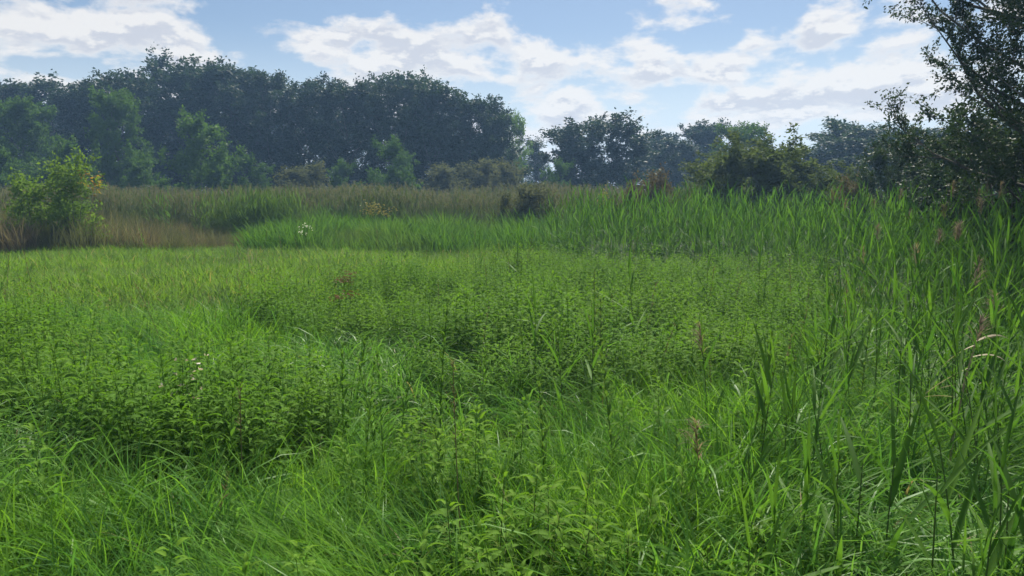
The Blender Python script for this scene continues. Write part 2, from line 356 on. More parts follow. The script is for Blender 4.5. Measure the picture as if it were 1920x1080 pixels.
plant_tree('leafy_tree', PD, 228, 172, 51, 2.2, 'fresh green rounded tree in front of the dark poplars, above the yellow sapling', 'tree', WOOD, .85)
plant_tree('bright_tree', PG, 958, 212, 60, 1.2, 'bright green sunlit tree at the tip of the wood beside the sky gap', 'tree', None, .72)
plant_tree('conical_tree', PE, 1006, 258, 66, 3.1, 'small conical tree standing alone in the sky gap', 'tree', None, 2.0)
plant_tree('round_tree', PH, 1130, 217, 56, .7, 'large rounded dark tree just past the sky gap', 'tree', None, 1.55)
plant_tree('round_tree', PB, 1058, 290, 57, 2.7, 'loose small tree leaning out of the rounded dark tree into the gap', 'tree', None, .9)
plant_tree('far_tree', PC, 1228, 250, 74, 2.0, 'low hazy tree between the rounded dark tree and its bushy neighbour', 'tree', 'far trees past the gap', 1.5)
plant_tree('far_tree', PA, 1310, 233, 68, 3.7, 'hazy rounded tree behind the olive willow', 'tree', 'far trees past the gap', 1.5)
plant_tree('far_tree', PC, 1262, 262, 62, 5.7, 'dark low crown hugging the hazy rounded tree', 'tree', 'far trees past the gap', 1.6)
plant_tree('leafy_tree', PD, 1395, 234, 50, 1.0, 'hazy green tree rising behind the olive willow bush', 'tree', None, 1.25)
plant_tree('round_tree', PH, 1565, 226, 56, 2.5, 'dark blue-green rounded tree behind the olive willow\'s far flank', 'tree', None, 1.8)
plant_tree('round_tree', PH, 1655, 244, 50, 4.1, 'dark tree next to the big overhanging tree\'s thin outer sprays', 'tree', None, 2.3)
plant_tree('round_tree', PC, 1745, 240, 44, 5.0, 'dark tree half hidden behind the big overhanging tree', 'tree', None, 2.0)
plant_tree('round_tree', PH, 1870, 225, 46, .3, 'dark tree almost wholly hidden by the big overhanging tree', 'tree', None, 1.0)
# far row closing the view under the crowns
for i, (u, v) in enumerate([(-40, 215), (130, 205), (320, 190), (480, 195), (640, 215), (790, 220), (900, 262), (985, 300), (1050, 318), (1120, 305), (1200, 285), (1340, 285), (1480, 280), (1620, 280), (1780, 280), (1930, 275)]):
    plant_tree('distant_tree', (PC, PA, PH)[i % 3], u, v, 96 + (i * 7) % 13, i * 1.7, 'distant tree closing the view behind the front trees', 'tree', 'distant trees behind the wood', 1.7)

# ------------------------------------------------------------------ shrubs and bushes
SA = tree_mesh(31, 5, 2.2, .02, M['bark'], M['elder'], 11000, .17, 26, .45, stems=3, prof='dome', twig=.8)
SB = tree_mesh(32, 3, 1.8, .02, M['bark'], M['greyshrub'], 8000, .12, 24, .7, stems=4, prof='dome', twig=.6)
SCc = tree_mesh(33, 3, 2.0, .02, M['bark'], M['redshrub'], 8000, .12, 24, .8, stems=4, prof='dome', twig=.6)
SD = tree_mesh(34, 4, 2.6, .02, M['bark'], M['hazeltree'], 22000, .11, 38, .6, stems=4, prof='dome', twig=.7)
def bush(pr, u, v, Y, rz, wd, label, name='bush'): plant_tree(name, pr, u, v, Y, rz, label, 'bush', 'bushes along the wood', wd)
bush(SA, 392, 212, 46, .3, 1.0, 'light green bush standing out against the dark wood')
bush(SA, 745, 262, 48, 2.0, .95, 'mid green bush at the foot of the middle hump of the wood')
bush(SB, 560, 308, 46, .8, 1.5, 'low brownish bush at the foot of the darkest poplars')
bush(SB, 855, 305, 47, 1.8, 1.6, 'grey-green bush below the see-through poplars')
bush(SB, 945, 300, 48, 3.8, 1.3, 'grey-green bush under the bright green tree')
bush(SA, 1040, 300, 50, 4.4, .8, 'low green bush filling the foot of the sky gap')
bush(SA, 480, 290, 48, 1.4, .9, 'shadowy bush beside the light green bush')
bush(SA, 640, 300, 49, 5.2, .9, 'shadowy bush under the loose-crowned poplars')
bush(SA, 120, 262, 46, 3.2, 1.0, 'shadowy green bush behind the yellow-green sapling')
bush(SA, 20, 280, 45, 2.2, 1.0, 'shadowy green bush at the outer foot of the wood')
bush(SA, 270, 285, 46, 5.9, .9, 'shadowy green bush between sapling and light green bush')
bush(SB, 1012, 345, 27, 2.5, 1.35, 'dark grey-brown shrub standing alone in the reeds before the gap', 'lone_shrub')
bush(SB, 965, 362, 28, 4.5, 1.1, 'small brownish shrub leaning on the lone grey-brown shrub', 'lone_shrub')
bush(SCc, 1230, 322, 24, .5, 1.0, 'brownish feathery bush before the rounded dark tree')
bush(SCc, 1180, 342, 25, 2.9, .8, 'smaller brownish bush tucked beside the feathery one')
plant_tree('willow_bush', PF, 1425, 262, 27, .9, 'big olive green willow bush above the tall reeds', 'bush', None, 1.6)
plant_tree('willow_bush', PF, 1530, 315, 25, 3.6, 'lower olive bush on the flank of the big willow', 'bush', None, 1.5)
bush(SD, 1690, 262, 19, .2, .9, 'dark bush under the thin outer sprays of the overhanging tree', 'dark_bush')
bush(SD, 1800, 240, 16, 2.4, 1.1, 'dark bush in the shade of the overhanging tree', 'dark_bush')
bush(SD, 1905, 175, 14, 4.0, 1.1, 'darkest bush at the foot of the overhanging tree', 'dark_bush')
bush(SCc, 1585, 330, 20, 1.0, .7, 'brownish tuft of bush between olive willow and dark bushes')

# big overhanging tree
big = tree_mesh(51, 8.2, 3.9, .12, M['bark'], M['hazeltree'], 170000, .058, 60, .55, prof='round', twig=.62, sub=8, twigs=8, gap=.04, r0=.16, lw=.5, lean=(-.4, 0))
e = empty('overhanging_tree', (8.6, 11.2, 0), 0.6)
for nme, me in big[0]: link(nme, me, e)
tag(e, 'big dark backlit tree leaning in from the picture edge with sparse leafy sprays', 'tree')

# sapling with turning leaves
sap = tree_mesh(61, 3.0, .95, .10, M['bark'], M['sapling'], 3000, .12, 18, .75, stems=3, prof='dome', twig=.55, droop=.15, gap=0, tip=(M['autumn'], lambda P: (P[:, 0] > .30) & (P[:, 2] > 1.7) & (P[:, 2] < 2.75) & (np.sin(P[:, 1] * 37 + P[:, 2] * 53) > .25)))
plant_tree('sapling_tree', sap, 140, 286, 21.6, 0, 'yellow-green sapling with a few orange leaves above the tawny grass', 'sapling', None, 1.0)
sap2 = tree_mesh(62, 2.4, .8, .1, M['bark'], M['sapling'], 2600, .12, 14, .5, stems=2, prof='dome', twig=.5, droop=.1, gap=0)
plant_tree('sapling_tree', sap2, 62, 322, 21.8, 1.0, 'smaller yellow-green sapling beside the one with orange leaves', 'sapling', None, 1.0)
bsh = tree_mesh(63, 2.0, 1.3, .02, M['bark'], M['birch'], 4200, .10, 22, .7, stems=4, prof='dome', twig=.5)
plant_tree('low_bush', bsh, 130, 372, 22.3, .4, 'olive green low bush at the foot of the saplings', 'bush', None, 1.05)
plant_tree('low_bush', bsh, 40, 385, 22.6, 2.4, 'olive low bush at the outer side of the saplings', 'bush', None, .9)

# ------------------------------------------------------------------ scattered plants
def library(name, meshes):
    c = bpy.data.collections.new(name)
    for i, me in enumerate(meshes):
        o = bpy.data.objects.new('%s_%02d' % (name, i), me); c.objects.link(o)
    return c
def scatter(name, coll, pts, rot, scl, idx, label, cat):
    """one mass of ground cover: plant copies set on points by a geometry-node tree"""
    n = len(pts); me = bpy.data.meshes.new(name)
    me.vertices.add(n); me.vertices.foreach_set('co', np.asarray(pts, np.float32).ravel())
    a = me.attributes.new('rot', 'FLOAT_VECTOR', 'POINT'); a.data.foreach_set('vector', np.asarray(rot, np.float32).ravel())
    a = me.attributes.new('scl', 'FLOAT_VECTOR', 'POINT'); a.data.foreach_set('vector', np.asarray(scl, np.float32).ravel())
    a = me.attributes.new('idx', 'INT', 'POINT'); a.data.foreach_set('value', np.asarray(idx, np.int32).ravel())
    o = link(name, me)
    ng = bpy.data.node_groups.new(name, 'GeometryNodeTree')
    ng.interface.new_socket('Geometry', in_out='INPUT', socket_type='NodeSocketGeometry'); ng.interface.new_socket('Geometry', in_out='OUTPUT', socket_type='NodeSocketGeometry')
    gi = ng.nodes.new('NodeGroupInput'); go = ng.nodes.new('NodeGroupOutput')
    ip = ng.nodes.new('GeometryNodeInstanceOnPoints'); ci = ng.nodes.new('GeometryNodeCollectionInfo')
    ci.inputs[0].default_value = coll; ci.inputs[1].default_value = True; ci.inputs[2].default_value = True
    ip.inputs['Pick Instance'].default_value = True
    def na(nm, ty):
        q = ng.nodes.new('GeometryNodeInputNamedAttribute'); q.data_type = ty; q.inputs[0].default_value = nm; return q.outputs[0]
    ng.links.new(gi.outputs[0], ip.inputs['Points']); ng.links.new(ci.outputs[0], ip.inputs['Instance'])
    ng.links.new(na('idx', 'INT'), ip.inputs['Instance Index']); ng.links.new(na('scl', 'FLOAT_VECTOR'), ip.inputs['Scale'])
    er = ng.nodes.new('FunctionNodeEulerToRotation'); ng.links.new(na('rot', 'FLOAT_VECTOR'), er.inputs[0]); ng.links.new(er.outputs[0], ip.inputs['Rotation'])
    ng.links.new(ip.outputs[0], go.inputs[0])
    o.modifiers.new('plants', 'NODES').node_group = ng
    return tag(o, label, cat, kind='stuff')

def tuft(seed, n, R, L, W, lean, curl, mat, seg=4, wind=None, name='tuft', twist=.6):
    g = np.random.default_rng(seed); mb = MB()
    rr = R * np.sqrt(g.random(n)); a0 = g.random(n) * 6.283
    base = np.stack([rr * np.cos(a0), rr * np.sin(a0), np.full(n, -.03)], 1)
    az = a0 + g.normal(0, .9, n)
    if wind is not None: az = wind + g.normal(0, .7, n)
    strips(mb, base, az, g.uniform(*L, n), g.uniform(*W, n), np.abs(g.normal(lean, .15, n)), g.uniform(*curl, n), seg, twist=g.normal(0, twist, n), r=g.random(n))
    return mb.mesh(name, mat)

LEAFPROF = lambda s: np.sin(np.pi * np.clip(s, 0, 1) ** .62) ** .85 * (1 - .25 * s)
def nettle_leaf(seg=12, L=1.0, W=.36, teeth=True):
    s = np.linspace(0, 1, seg + 1); w = W / 2 * LEAFPROF(s); w[0] = .015; w[-1] = .004
    if teeth: w = w * (1 + .13 * np.where(np.arange(seg + 1) % 2 == 0, 1, -1) * (s > .08) * (s < .97))
    x = s * L; z = .14 * np.sin(s * 2.2) - .34 * s ** 2.2
    sh = np.where(np.arange(seg + 1) % 2 == 0, .03, 0) * teeth
    v = np.stack([np.stack([x + sh, -w, z + w * .38], 1), np.stack([x, 0 * w, z - .012 * (s > 0)], 1), np.stack([x + sh, w, z + w * .38], 1)], 1)
    o = np.arange(seg) * 3
    f = np.concatenate([np.stack([o + q, o + 3 + q, o + 4 + q, o + 1 + q], 1) for q in (0, 1)])
    return v.reshape(-1, 3), f
def nettle_layout(seed, h, nodes, big=1.0):
    """leaf matrices: opposite pairs, each turned 90 degrees, biggest below the middle"""
    g = np.random.default_rng(seed); out = []; a = g.random() * 6.28
    hs = h * (1 - (1 - np.linspace(.22, 1, nodes)) ** 1.15 * .98)
    lx, ly = g.normal(0, .07, 2)
    for k, z in enumerate(hs):
        t = k / (nodes - 1); size = big * (.046 + .062 * (1 - t) ** .6) * g.uniform(.85, 1.15) * (1 if t > .15 else .9)
        for q in range(2):
            az = a + k * math.pi / 2 + q * math.pi + g.normal(0, .22)
            pit = -.62 * t ** 4 - .05 + .20 * (1 - t) + g.normal(0, .16)
            pet = .014 + .03 * (1 - t)
            m = Matrix.Translation((lx * z ** 1.5 + math.cos(az) * pet, ly * z ** 1.5 + math.sin(az) * pet, z + .01)) @ Euler((g.normal(0, .25), pit, az), 'XYZ').to_matrix().to_4x4() @ Matrix.Scale(size, 4)
            out.append((m, t))
    zz = np.linspace(-.03, h, 6); stem = np.stack([lx * np.maximum(zz, 0) ** 1.5, ly * np.maximum(zz, 0) ** 1.5, zz], 1)
    return out, stem, g
def tassels(mb, stem, h, g, n=16):
    z = g.uniform(.5, .93, n) * h
    b = np.stack([np.interp(z, stem[:, 2], stem[:, 0]), np.interp(z, stem[:, 2], stem[:, 1]), z], 1)
    strips(mb, b, g.random(n) * 6.28, g.uniform(.03, .07, n), .005, g.uniform(.8, 1.2, n), g.uniform(.5, 1.2, n), 3, r=g.random(n))
def nettle_mesh(seed, h, nodes, seg=7):
    lay, stem, g = nettle_layout(seed, h, nodes); mb = MB(); lv, lf = nettle_leaf(seg, teeth=seg > 8)
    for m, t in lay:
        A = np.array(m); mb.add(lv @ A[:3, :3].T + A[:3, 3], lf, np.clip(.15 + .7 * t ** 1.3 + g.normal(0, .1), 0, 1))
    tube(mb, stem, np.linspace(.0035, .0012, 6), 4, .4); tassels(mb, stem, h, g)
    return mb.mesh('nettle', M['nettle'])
def nettle_thing(seed, h, nodes, loc, rz, label, group, leafmesh):
    lay, stem, g = nettle_layout(seed, h, nodes, 1.0); e = empty('stinging_nettle', loc, rz)
    sb = MB(); tube(sb, stem, np.linspace(.0035, .0012, 6), 4, .4); link('stem', sb.mesh('stem', M['nettle_stem']), e)
    tb = MB(); tassels(tb, stem, h, g, 22); tag(link('flower_tassels', tb.mesh('flower_tassels', M['tassel']), e), kind='stuff')
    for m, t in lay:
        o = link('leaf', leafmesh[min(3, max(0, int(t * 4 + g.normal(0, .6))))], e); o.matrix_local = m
    return tag(e, label, 'nettle', group)

def reed_leafset():
    out = []
    for k in range(6):
        mb = MB(); g = np.random.default_rng(200 + k)
        s = np.linspace(0, 1, 7); prof = np.maximum(.05, np.minimum(1, .55 + s * 3) * (1 - s ** 2.4))
        strips(mb, [[0, 0, 0]], 0, 1.0, .052, .40 + .05 * k, (.05, .25, .5, .12, .9, .35)[k], 6, prof, g.normal(0, .35), r=[(.2, .45, .7, .9, .35, .6)[k]], fold=.22)
        out.append(mb.mesh('reed_leaf', M['reed']))
    return out
def reed_layout(seed, h, nl, stiff=1.0):
    g = np.random.default_rng(seed); a = g.random() * 3.14; lean = np.abs(g.normal(.05, .10)); la = g.random() * 6.28
    zs = np.linspace(.12, .97, nl) * h
    def pos(z): return np.array([math.cos(la) * lean * z ** 1.6, math.sin(la) * lean * z ** 1.6, z])
    lay = []
    for k, z in enumerate(zs):
        t = k / (nl - 1); L = (.20 + .20 * math.sin(math.pi * min(1, .25 + .62 * t))) * g.uniform(.8, 1.25)
        az = a + (k % 2) * math.pi + g.normal(0, .7); tilt = (.50 - .72 * t ** 2 * stiff) + g.normal(0, .22)
        lay.append((pos(z), az, L, tilt, t))
    zz = np.linspace(-.03, h, 6)
    return lay, np.array([pos(max(q, 0)) * [1, 1, 0] + [0, 0, q] for q in zz]), g
def plume_strips(mb, top, g, n=46, L=.22):
    s = g.random(n) ** .8; b = top + np.stack([.02 * s, 0 * s, L * .8 * s - .02], 1)
    strips(mb, b, g.normal(.3, .9, n), g.uniform(.06, .15, n) * (1.15 - .6 * s), .005, g.uniform(.25, .9, n), g.uniform(.6, 1.6, n), 3, r=g.random(n))
def reed_mesh(seed, h, nl, plume=False, mat='reed', wmul=1.0):
    lay, stem, g = reed_layout(seed, h, nl); mb = MB()
    B = np.array([q[0] for q in lay]); az = np.array([q[1] for q in lay]); L = np.array([q[2] for q in lay]); ti = np.array([q[3] for q in lay])
    s = np.linspace(0, 1, 6); prof = np.maximum(.05, np.minimum(1, .55 + s * 3) * (1 - s ** 2.4))
    strips(mb, B, az, L, .020 * wmul * g.uniform(.7, 1.1, len(L)), np.maximum(.08, .45 + ti), g.uniform(.0, .55, len(L)), 5, prof, g.normal(0, .4, len(L)), r=g.random(len(L)), fold=.2)
    tube(mb, stem, np.linspace(.0045, .002, 6) * wmul, 4, .5)
    me = mb.mesh('reed', M[mat])
    if plume:
        p2 = MB(); plume_strips(p2, stem[-1], g); pm = p2.mesh('plume', M['plume']); return me, pm
    return me
def reed_thing(seed, h, nl, loc, rz, label, group, leafset, plume=False, stiff=1.0):
    lay, stem, g = reed_layout(seed, h, nl, stiff); e = empty('reed', loc, rz)
    sb = MB(); tube(sb, stem, np.linspace(.005, .002, 6), 5, .5); link('stem', sb.mesh('stem', M['reed_stem']), e)
    for p, az, L, ti, t in lay:
        o = link('leaf', leafset[g.integers(6)], e); o.location = p; o.rotation_euler = (0, ti, az); o.scale = (L, L * g.uniform(.8, 1.3), L)
        o.rotation_mode = 'XYZ'
    if plume:
        pb = MB(); plume_strips(pb, stem[-1], g, 70); link('plume', pb.mesh('plume', M['plume']), e)
    return tag(e, label, 'reed', group)

# --- zones of the meadow, in metres on the ground
def poly(P):
    P = np.array(P, float)
    def inside(X, Y):
        r = np.zeros(len(X), bool); j = len(P) - 1
        for i in range(len(P)):
            a, b = P[i], P[j]
            c = ((a[1] > Y) != (b[1] > Y)) & (X < (b[0] - a[0]) * (Y - a[1]) / (b[1] - a[1] + 1e-12) + a[0]); r ^= c; j = i
        return r
    return inside
def wob(X, Y, k=1.0):
    return .5 + .25 * np.sin(X * 1.9 * k + 1.3 * np.sin(Y * 1.3 * k)) + .25 * np.sin(Y * 2.3 * k + 1.7 * np.sin(X * 1.1 * k + 2))
reed_edge = lambda Y: np.interp(Y, [0, 2, 3, 5, 8, 12, 13.5, 15, 18, 24], [.75, .80, 1.05, 1.9, 3.1, 4.7, 3.2, 1.0, .5, .5])    # reeds grow to the far side of this line
in_left_bed = poly([(-2.45, 4.1), (-1.75, 3.55), (-1.15, 3.6), (-1.0, 4.3), (-1.25, 5.1), (-2.4, 5.6), (-3.0, 4.9)])
in_outer_bed = poly([(-4, 3.9), (-2.45, 4.0), (-2.9, 5.4), (-3.4, 7.4), (-5.6, 8.4), (-7.5, 7.6), (-6, 5)])
in_main_bed = poly([(-1.1, 6.0), (-.2, 5.1), (.9, 5.2), (2.0, 5.4), (3.3, 8.0), (5.2, 12.2), (3.4, 14.2), (.5, 14.2), (-1.6, 12.4), (-3.3, 9.8), (-2.9, 8.0)])
in_front_bed = poly([(-.32, 2.25), (.15, 2.05), (.42, 2.3), (.36, 2.75), (.1, 2.95), (-.2, 2.8)])
in_mid_bed = poly([(-.75, 3.2), (-.15, 3.0), (.25, 3.3), (.1, 3.75), (-.5, 3.85)])
def rnd_in(n, x, y, g): return g.uniform(*x, n), g.uniform(*y, n)
def in_view(X, Y, m=1.0): return np.abs(X) < Y * .70 + m
g = np.random.default_rng(99)

def mass(name, coll, nproto, X, Y, s, label, cat, tilt=.08, wide=None):
    n = len(X); rot = np.stack([g.normal(0, tilt, n), g.normal(0, tilt, n), g.random(n) * 6.283], 1)
    s = np.broadcast_to(np.asarray(s, float), (n,)) * g.uniform(.8, 1.2, n); w = s if wide is None else s * wide
    scatter(name, coll, np.stack([X, Y, np.zeros(n)], 1), rot, np.stack([w, w, s], 1), g.integers(0, nproto, n), label, cat)

# near grass
GR = library('grass_tuft', [tuft(300 + i, 40, .14, (.28, .66), (.005, .0125), .24, (.3, 2.2), M['grass'], 6) for i in range(7)])
GL = library('swept_tuft', [tuft(320 + i, 54, .14, (.40, .75), (.004, .010), .50, (.6, 1.7), M['grass'], 6, wind=math.pi * .95 + .25 * i) for i in range(5)])
GB = library('broad_tuft', [tuft(340 + i, 22, .13, (.35, .75), (.009, .018), .3, (.6, 2.4), M['bluegrass'], 6) for i in range(6)])
GM = library('meadow_tuft', [tuft(360 + i, 44, .26, (.14, .44), (.010, .018), .24, (.2, 1.4), M['meadow'], 4) for i in range(5)])
NG = 13000
X, Y = rnd_in(NG, (-7.5, 7.5), (1.2, 9), g); Y[:1500] = g.uniform(1.3, 3.2, 1500); X[:1500] = Y[:1500] * g.uniform(-.85, .9, 1500)
bed = in_left_bed(X, Y) | in_main_bed(X, Y) | in_front_bed(X, Y) | in_outer_bed(X, Y)
gap = ((X + .62) / .28) ** 2 + ((Y - 4.75) / .45) ** 2 < 1
gap |= ((X + 2.0) / .55) ** 2 + ((Y - 3.75) / .28) ** 2 < 1
gap |= ((X - 1.75) / .3) ** 2 + ((Y - 3.2) / .3) ** 2 < 1
bed &= ~((X > -3.6) & (X < -.9) & (Y > 5.3) & (Y < 6.9))
keep = in_view(X, Y, .8) & ~gap & (g.random(NG) < np.where(bed, .20, 1) * np.where(X > reed_edge(Y), np.where(Y < 3, .9, np.where(Y < 5, .5, .5)), 1)) & ~((np.abs(X) < .5) & (Y < 1.35))
hn = .72 + .45 * wob(X, Y, .9)
# the trodden dip and a swept, laid-over sheaf in front
swept = poly([(-1.05, 1.6), (-.35, 1.5), (-.1, 2.0), (-.25, 2.9), (-.7, 3.15), (-.95, 2.6)])(X, Y)
bl = (wob(X + 3, Y, .6) > .54) & ~swept
k = keep & ~swept & ~bl; mass('grass', GR, 7, X[k], Y[k], hn[k] * .92, 'fresh green long grass of the near meadow', 'grass')
k = keep & (swept | (g.random(NG) < .06)); scatter('swept_grass', GL, np.stack([X[k], Y[k], 0 * X[k]], 1), np.stack([0 * X[k], 0 * X[k], g.normal(0, .3, k.sum())], 1), np.repeat(g.uniform(.75, 1.05, k.sum())[:, None], 3, 1), g.integers(0, 5, k.sum()), 'long fine grass laid over to one side', 'grass')
k = keep & (bl | (g.random(NG) < .10)); mass('broad_grass', GB, 6, X[k], Y[k], hn[k], 'broad-bladed bluish grass arching over the near meadow', 'grass')
# far short meadow
X, Y = rnd_in(11000, (-17, 7), (6.5, 22.5), g)
ok = in_view(X, Y, 1.5) & ((~in_main_bed(X, Y) & ~in_outer_bed(X, Y)) | (g.random(11000) < .25)) & (X < reed_edge(Y) + 1)
mass('meadow_grass', GM, 5, X[ok], Y[ok], .75 + .35 * wob(X[ok], Y[ok], .5), 'bright short grass of the open meadow before the tawny edge', 'grass', wide=1.25)

# thatch of old blades lying low in the grass, and dead stalks left from last year
TH = library('thatch_tuft', [tuft(380 + i, 26, .16, (.14, .42), (.003, .008), .75, (.3, 1.4), M['thatch'], 4, twist=1.2) for i in range(5)])
X, Y = rnd_in(3000, (-6, 7), (1.3, 9), g); ok = in_view(X, Y, .6) & (np.hypot(X, Y) > 1.4) & ((X < reed_edge(Y)) | (g.random(3000) < .3))
mass('dead_thatch', TH, 5, X[ok], Y[ok], .85 + .4 * wob(X[ok], Y[ok], 1.1), 'old brownish blades lying low in the near grass', 'dead grass', .15)
def dead_stalk(seed, h):
    g2 = np.random.default_rng(seed); mb = MB(); a, le = g2.random() * 6.28, abs(g2.normal(.1, .12)); z = np.linspace(0, h, 7)
    c = np.stack([math.cos(a) * le * z ** 1.6, math.sin(a) * le * z ** 1.6, z], 1); tube(mb, c, np.linspace(.003, .0012, 7), 4, g2.random())
    n = 26; t = g2.uniform(.70, 1, n); B = np.stack([np.interp(t * h, z, c[:, q]) for q in range(3)], 1)
    strips(mb, B, g2.random(n) * 6.28, g2.uniform(.015, .05, n), .005, g2.uniform(.3, .9, n), .5, 2, r=g2.random(n)); return mb.mesh('dead_stalk', M['thatch'])
DS = library('dead_stalk', [dead_stalk(390 + i, h) for i, h in enumerate([.8, .95, .7, 1.05, .88])])
X, Y = rnd_in(420, (-7, 6), (2.6, 17), g); ok = in_view(X, Y, .5) & (g.random(420) < np.where(wob(X + 7, Y, .5) > .55, .4, .12))
mass('dead_stalks', DS, 5, X[ok], Y[ok], .92, 'thin brown seed stalks scattered over meadow and nettles', 'dead stalks', .12)

# nettle beds
NL = library('nettle_plant', [nettle_mesh(400 + i, h, nd) for i, (h, nd) in enumerate([(.76, 12), (.70, 11), (.82, 13), (.66, 10), (.74, 12), (.62, 10), (.78, 12), (.56, 9)])])
def grid_pts(x, y, d, g):
    xs, ys = np.meshgrid(np.arange(*x, d), np.arange(*y, d)); n = xs.size
    return xs.ravel() + g.normal(0, d * .35, n), ys.ravel() + g.normal(0, d * .35, n)
X, Y = grid_pts((-9, 6), (2, 14.6), .098, g)
ib = in_left_bed(X, Y) | in_main_bed(X, Y); ob = in_outer_bed(X, Y)
ok = in_view(X, Y, .8) & (ib | (ob & (g.random(len(X)) < .40)) | (in_mid_bed(X, Y) & (g.random(len(X)) < .22)) | (g.random(len(X)) < np.where(Y < 5, .02, np.where((X < -2) & (Y > 8), .006, .035)))) & (X < reed_edge(Y) + .8) & (np.hypot(X, Y) > 2.0)
gp_ = ((X + .62) / .28) ** 2 + ((Y - 4.75) / .45) ** 2 < 1
ok &= ~((X > -3.6) & (X < -.9) & (Y > 5.3) & (Y < 6.9) & (g.random(len(X)) < .8))
ok &= ~gp_ & ~(wob(X * 1.4, Y * 1.4, 1.1) < .17)
X, Y = X[ok], Y[ok]; hh = .92 * (.66 + .34 * wob(X, Y, .8) + .18 * wob(X + 5, Y, 2.1)) * g.uniform(.88, 1.1, len(X)) * np.where(in_left_bed(X, Y), .92, .92)
# the nearest nettles stand as plants of their own, the rest is one bed
d = np.hypot(X, Y); order = np.argsort(d); near = order[:110]; rest = order[110:]
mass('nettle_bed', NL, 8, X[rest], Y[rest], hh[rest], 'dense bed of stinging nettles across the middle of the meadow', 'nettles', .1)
LM = []
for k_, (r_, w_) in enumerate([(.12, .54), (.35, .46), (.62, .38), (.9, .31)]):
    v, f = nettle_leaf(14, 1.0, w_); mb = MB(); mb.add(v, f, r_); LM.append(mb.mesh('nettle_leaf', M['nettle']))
far_near = [nettle_mesh(430 + i, .76, 15, 10) for i in range(5)]
for i in near:
    e = link('stinging_nettle', far_near[g.integers(5)]); e.location = (X[i], Y[i], 0); e.rotation_euler = (g.normal(0, .08), g.normal(0, .08), g.random() * 6.28); s = hh[i] * g.uniform(.85, 1.15); e.scale = (s, s, s)
    ang = X[i] / Y[i]
    if ang < -.56: lb, gr_ = 'stinging nettle at the outer end of the dark bed by the picture edge', 'nettles at the outer end of the dark bed'
    elif ang < -.40 and Y[i] < 4.1: lb, gr_ = 'stinging nettle on the shadowed front edge of the dark bed, on the thistle\'s outer side', 'nettles on the front edge, outer side of the thistle'
    elif ang < -.22 and Y[i] < 4.1: lb, gr_ = 'stinging nettle on the front edge of the dark bed, between thistle and bright grass', 'nettles on the front edge, inner side of the thistle'
    elif ang < -.22: lb, gr_ = 'stinging nettle deeper in the dark bed, behind its front edge', 'nettles behind the front edge'
    else: lb, gr_ = 'stinging nettle growing through the bright grass between the two nettle beds', 'nettles scattered in the grass'
    tag(e, lb, 'nettle', gr_)
FB = [(-.27, 2.30, .50), (-.13, 2.42, .58), (.0, 2.28, .50), (.10, 2.50, .66), (.22, 2.42, .60), (-.05, 2.65, .70), (.16, 2.70, .72), (.30, 2.60, .62), (-.2, 2.68, .60), (.34, 2.38, .52),
      (.02, 2.15, .40), (-.16, 2.16, .38), (.24, 2.20, .44), (-.02, 2.48, .62), (.40, 2.50, .55), (.05, 2.85, .70), (-.30, 2.52, .52), (.28, 2.82, .66),
      (.74, 2.32, .48), (.83, 2.40, .52), (.68, 2.45, .50), (.60, 2.25, .40), (.52, 2.72, .60), (-.45, 2.05, .34), (.48, 2.12, .40), (.95, 2.7, .5), (.70, 2.95, .62)]
for i, (x, y, h) in enumerate(FB):
    fb = x < .42
    nettle_thing(500 + i, h * .88, 9 + int(h * 8), (x + g.normal(0, .015), y + g.normal(0, .015), 0), g.random() * 6.28,
                 'stinging nettle with toothed leaves in the nearest nettle clump at the bottom centre' if fb else 'single stinging nettle standing in the nearest grass beside the reeds',
                 'nettles of the nearest clump' if fb else 'single nettles by the reeds', LM)

# tall narrow-leaved herbs that break the level top of the beds
def willowherb(seed, h):
    g2 = np.random.default_rng(seed); mb = MB(); n = int(34 * h / .9); z = h * np.linspace(.18, 1, n); la = g2.random() * 6.28; le = abs(g2.normal(0, .12))
    P = lambda q: np.stack([math.cos(la) * le * q ** 1.5, math.sin(la) * le * q ** 1.5, q], -1)
    t = (z / h); strips(mb, P(z), np.arange(n) * 2.4 + g2.normal(0, .2, n), (.12 - .075 * t ** 2) * g2.uniform(.8, 1.2, n), .022 - .008 * t, .75 - .45 * t ** 2 + g2.normal(0, .12, n), g2.uniform(.3, 1.2, n), 4,
                        np.maximum(.06, np.sin(np.pi * np.linspace(.06, 1, 5) ** .7)), g2.normal(0, .2, n), r=np.clip(.3 + .6 * t + g2.normal(0, .1, n), 0, 1), fold=.2)
    zz = np.linspace(0, h, 6); tube(mb, P(zz), np.linspace(.004, .0015, 6), 4, .3); return mb.mesh('willowherb', M['sedge'])
WH = library('willowherb', [willowherb(460 + i, h) for i, h in enumerate([.85, 1.0, .7, .92, .6, .78])])
X, Y = rnd_in(2200, (-8, 5), (3.0, 16), g)
ok = in_view(X, Y, .8) & (X < reed_edge(Y) + .5) & (g.random(2200) < np.where(wob(X + 1, Y + 4, .7) > .6, .24, .05) * np.where((X < -1.2) & (Y > 8.5), .12, 1))
mass('willowherb', WH, 6, X[ok], Y[ok], .92, 'tall narrow-leaved herbs standing up between the nettles', 'herbs', .1)

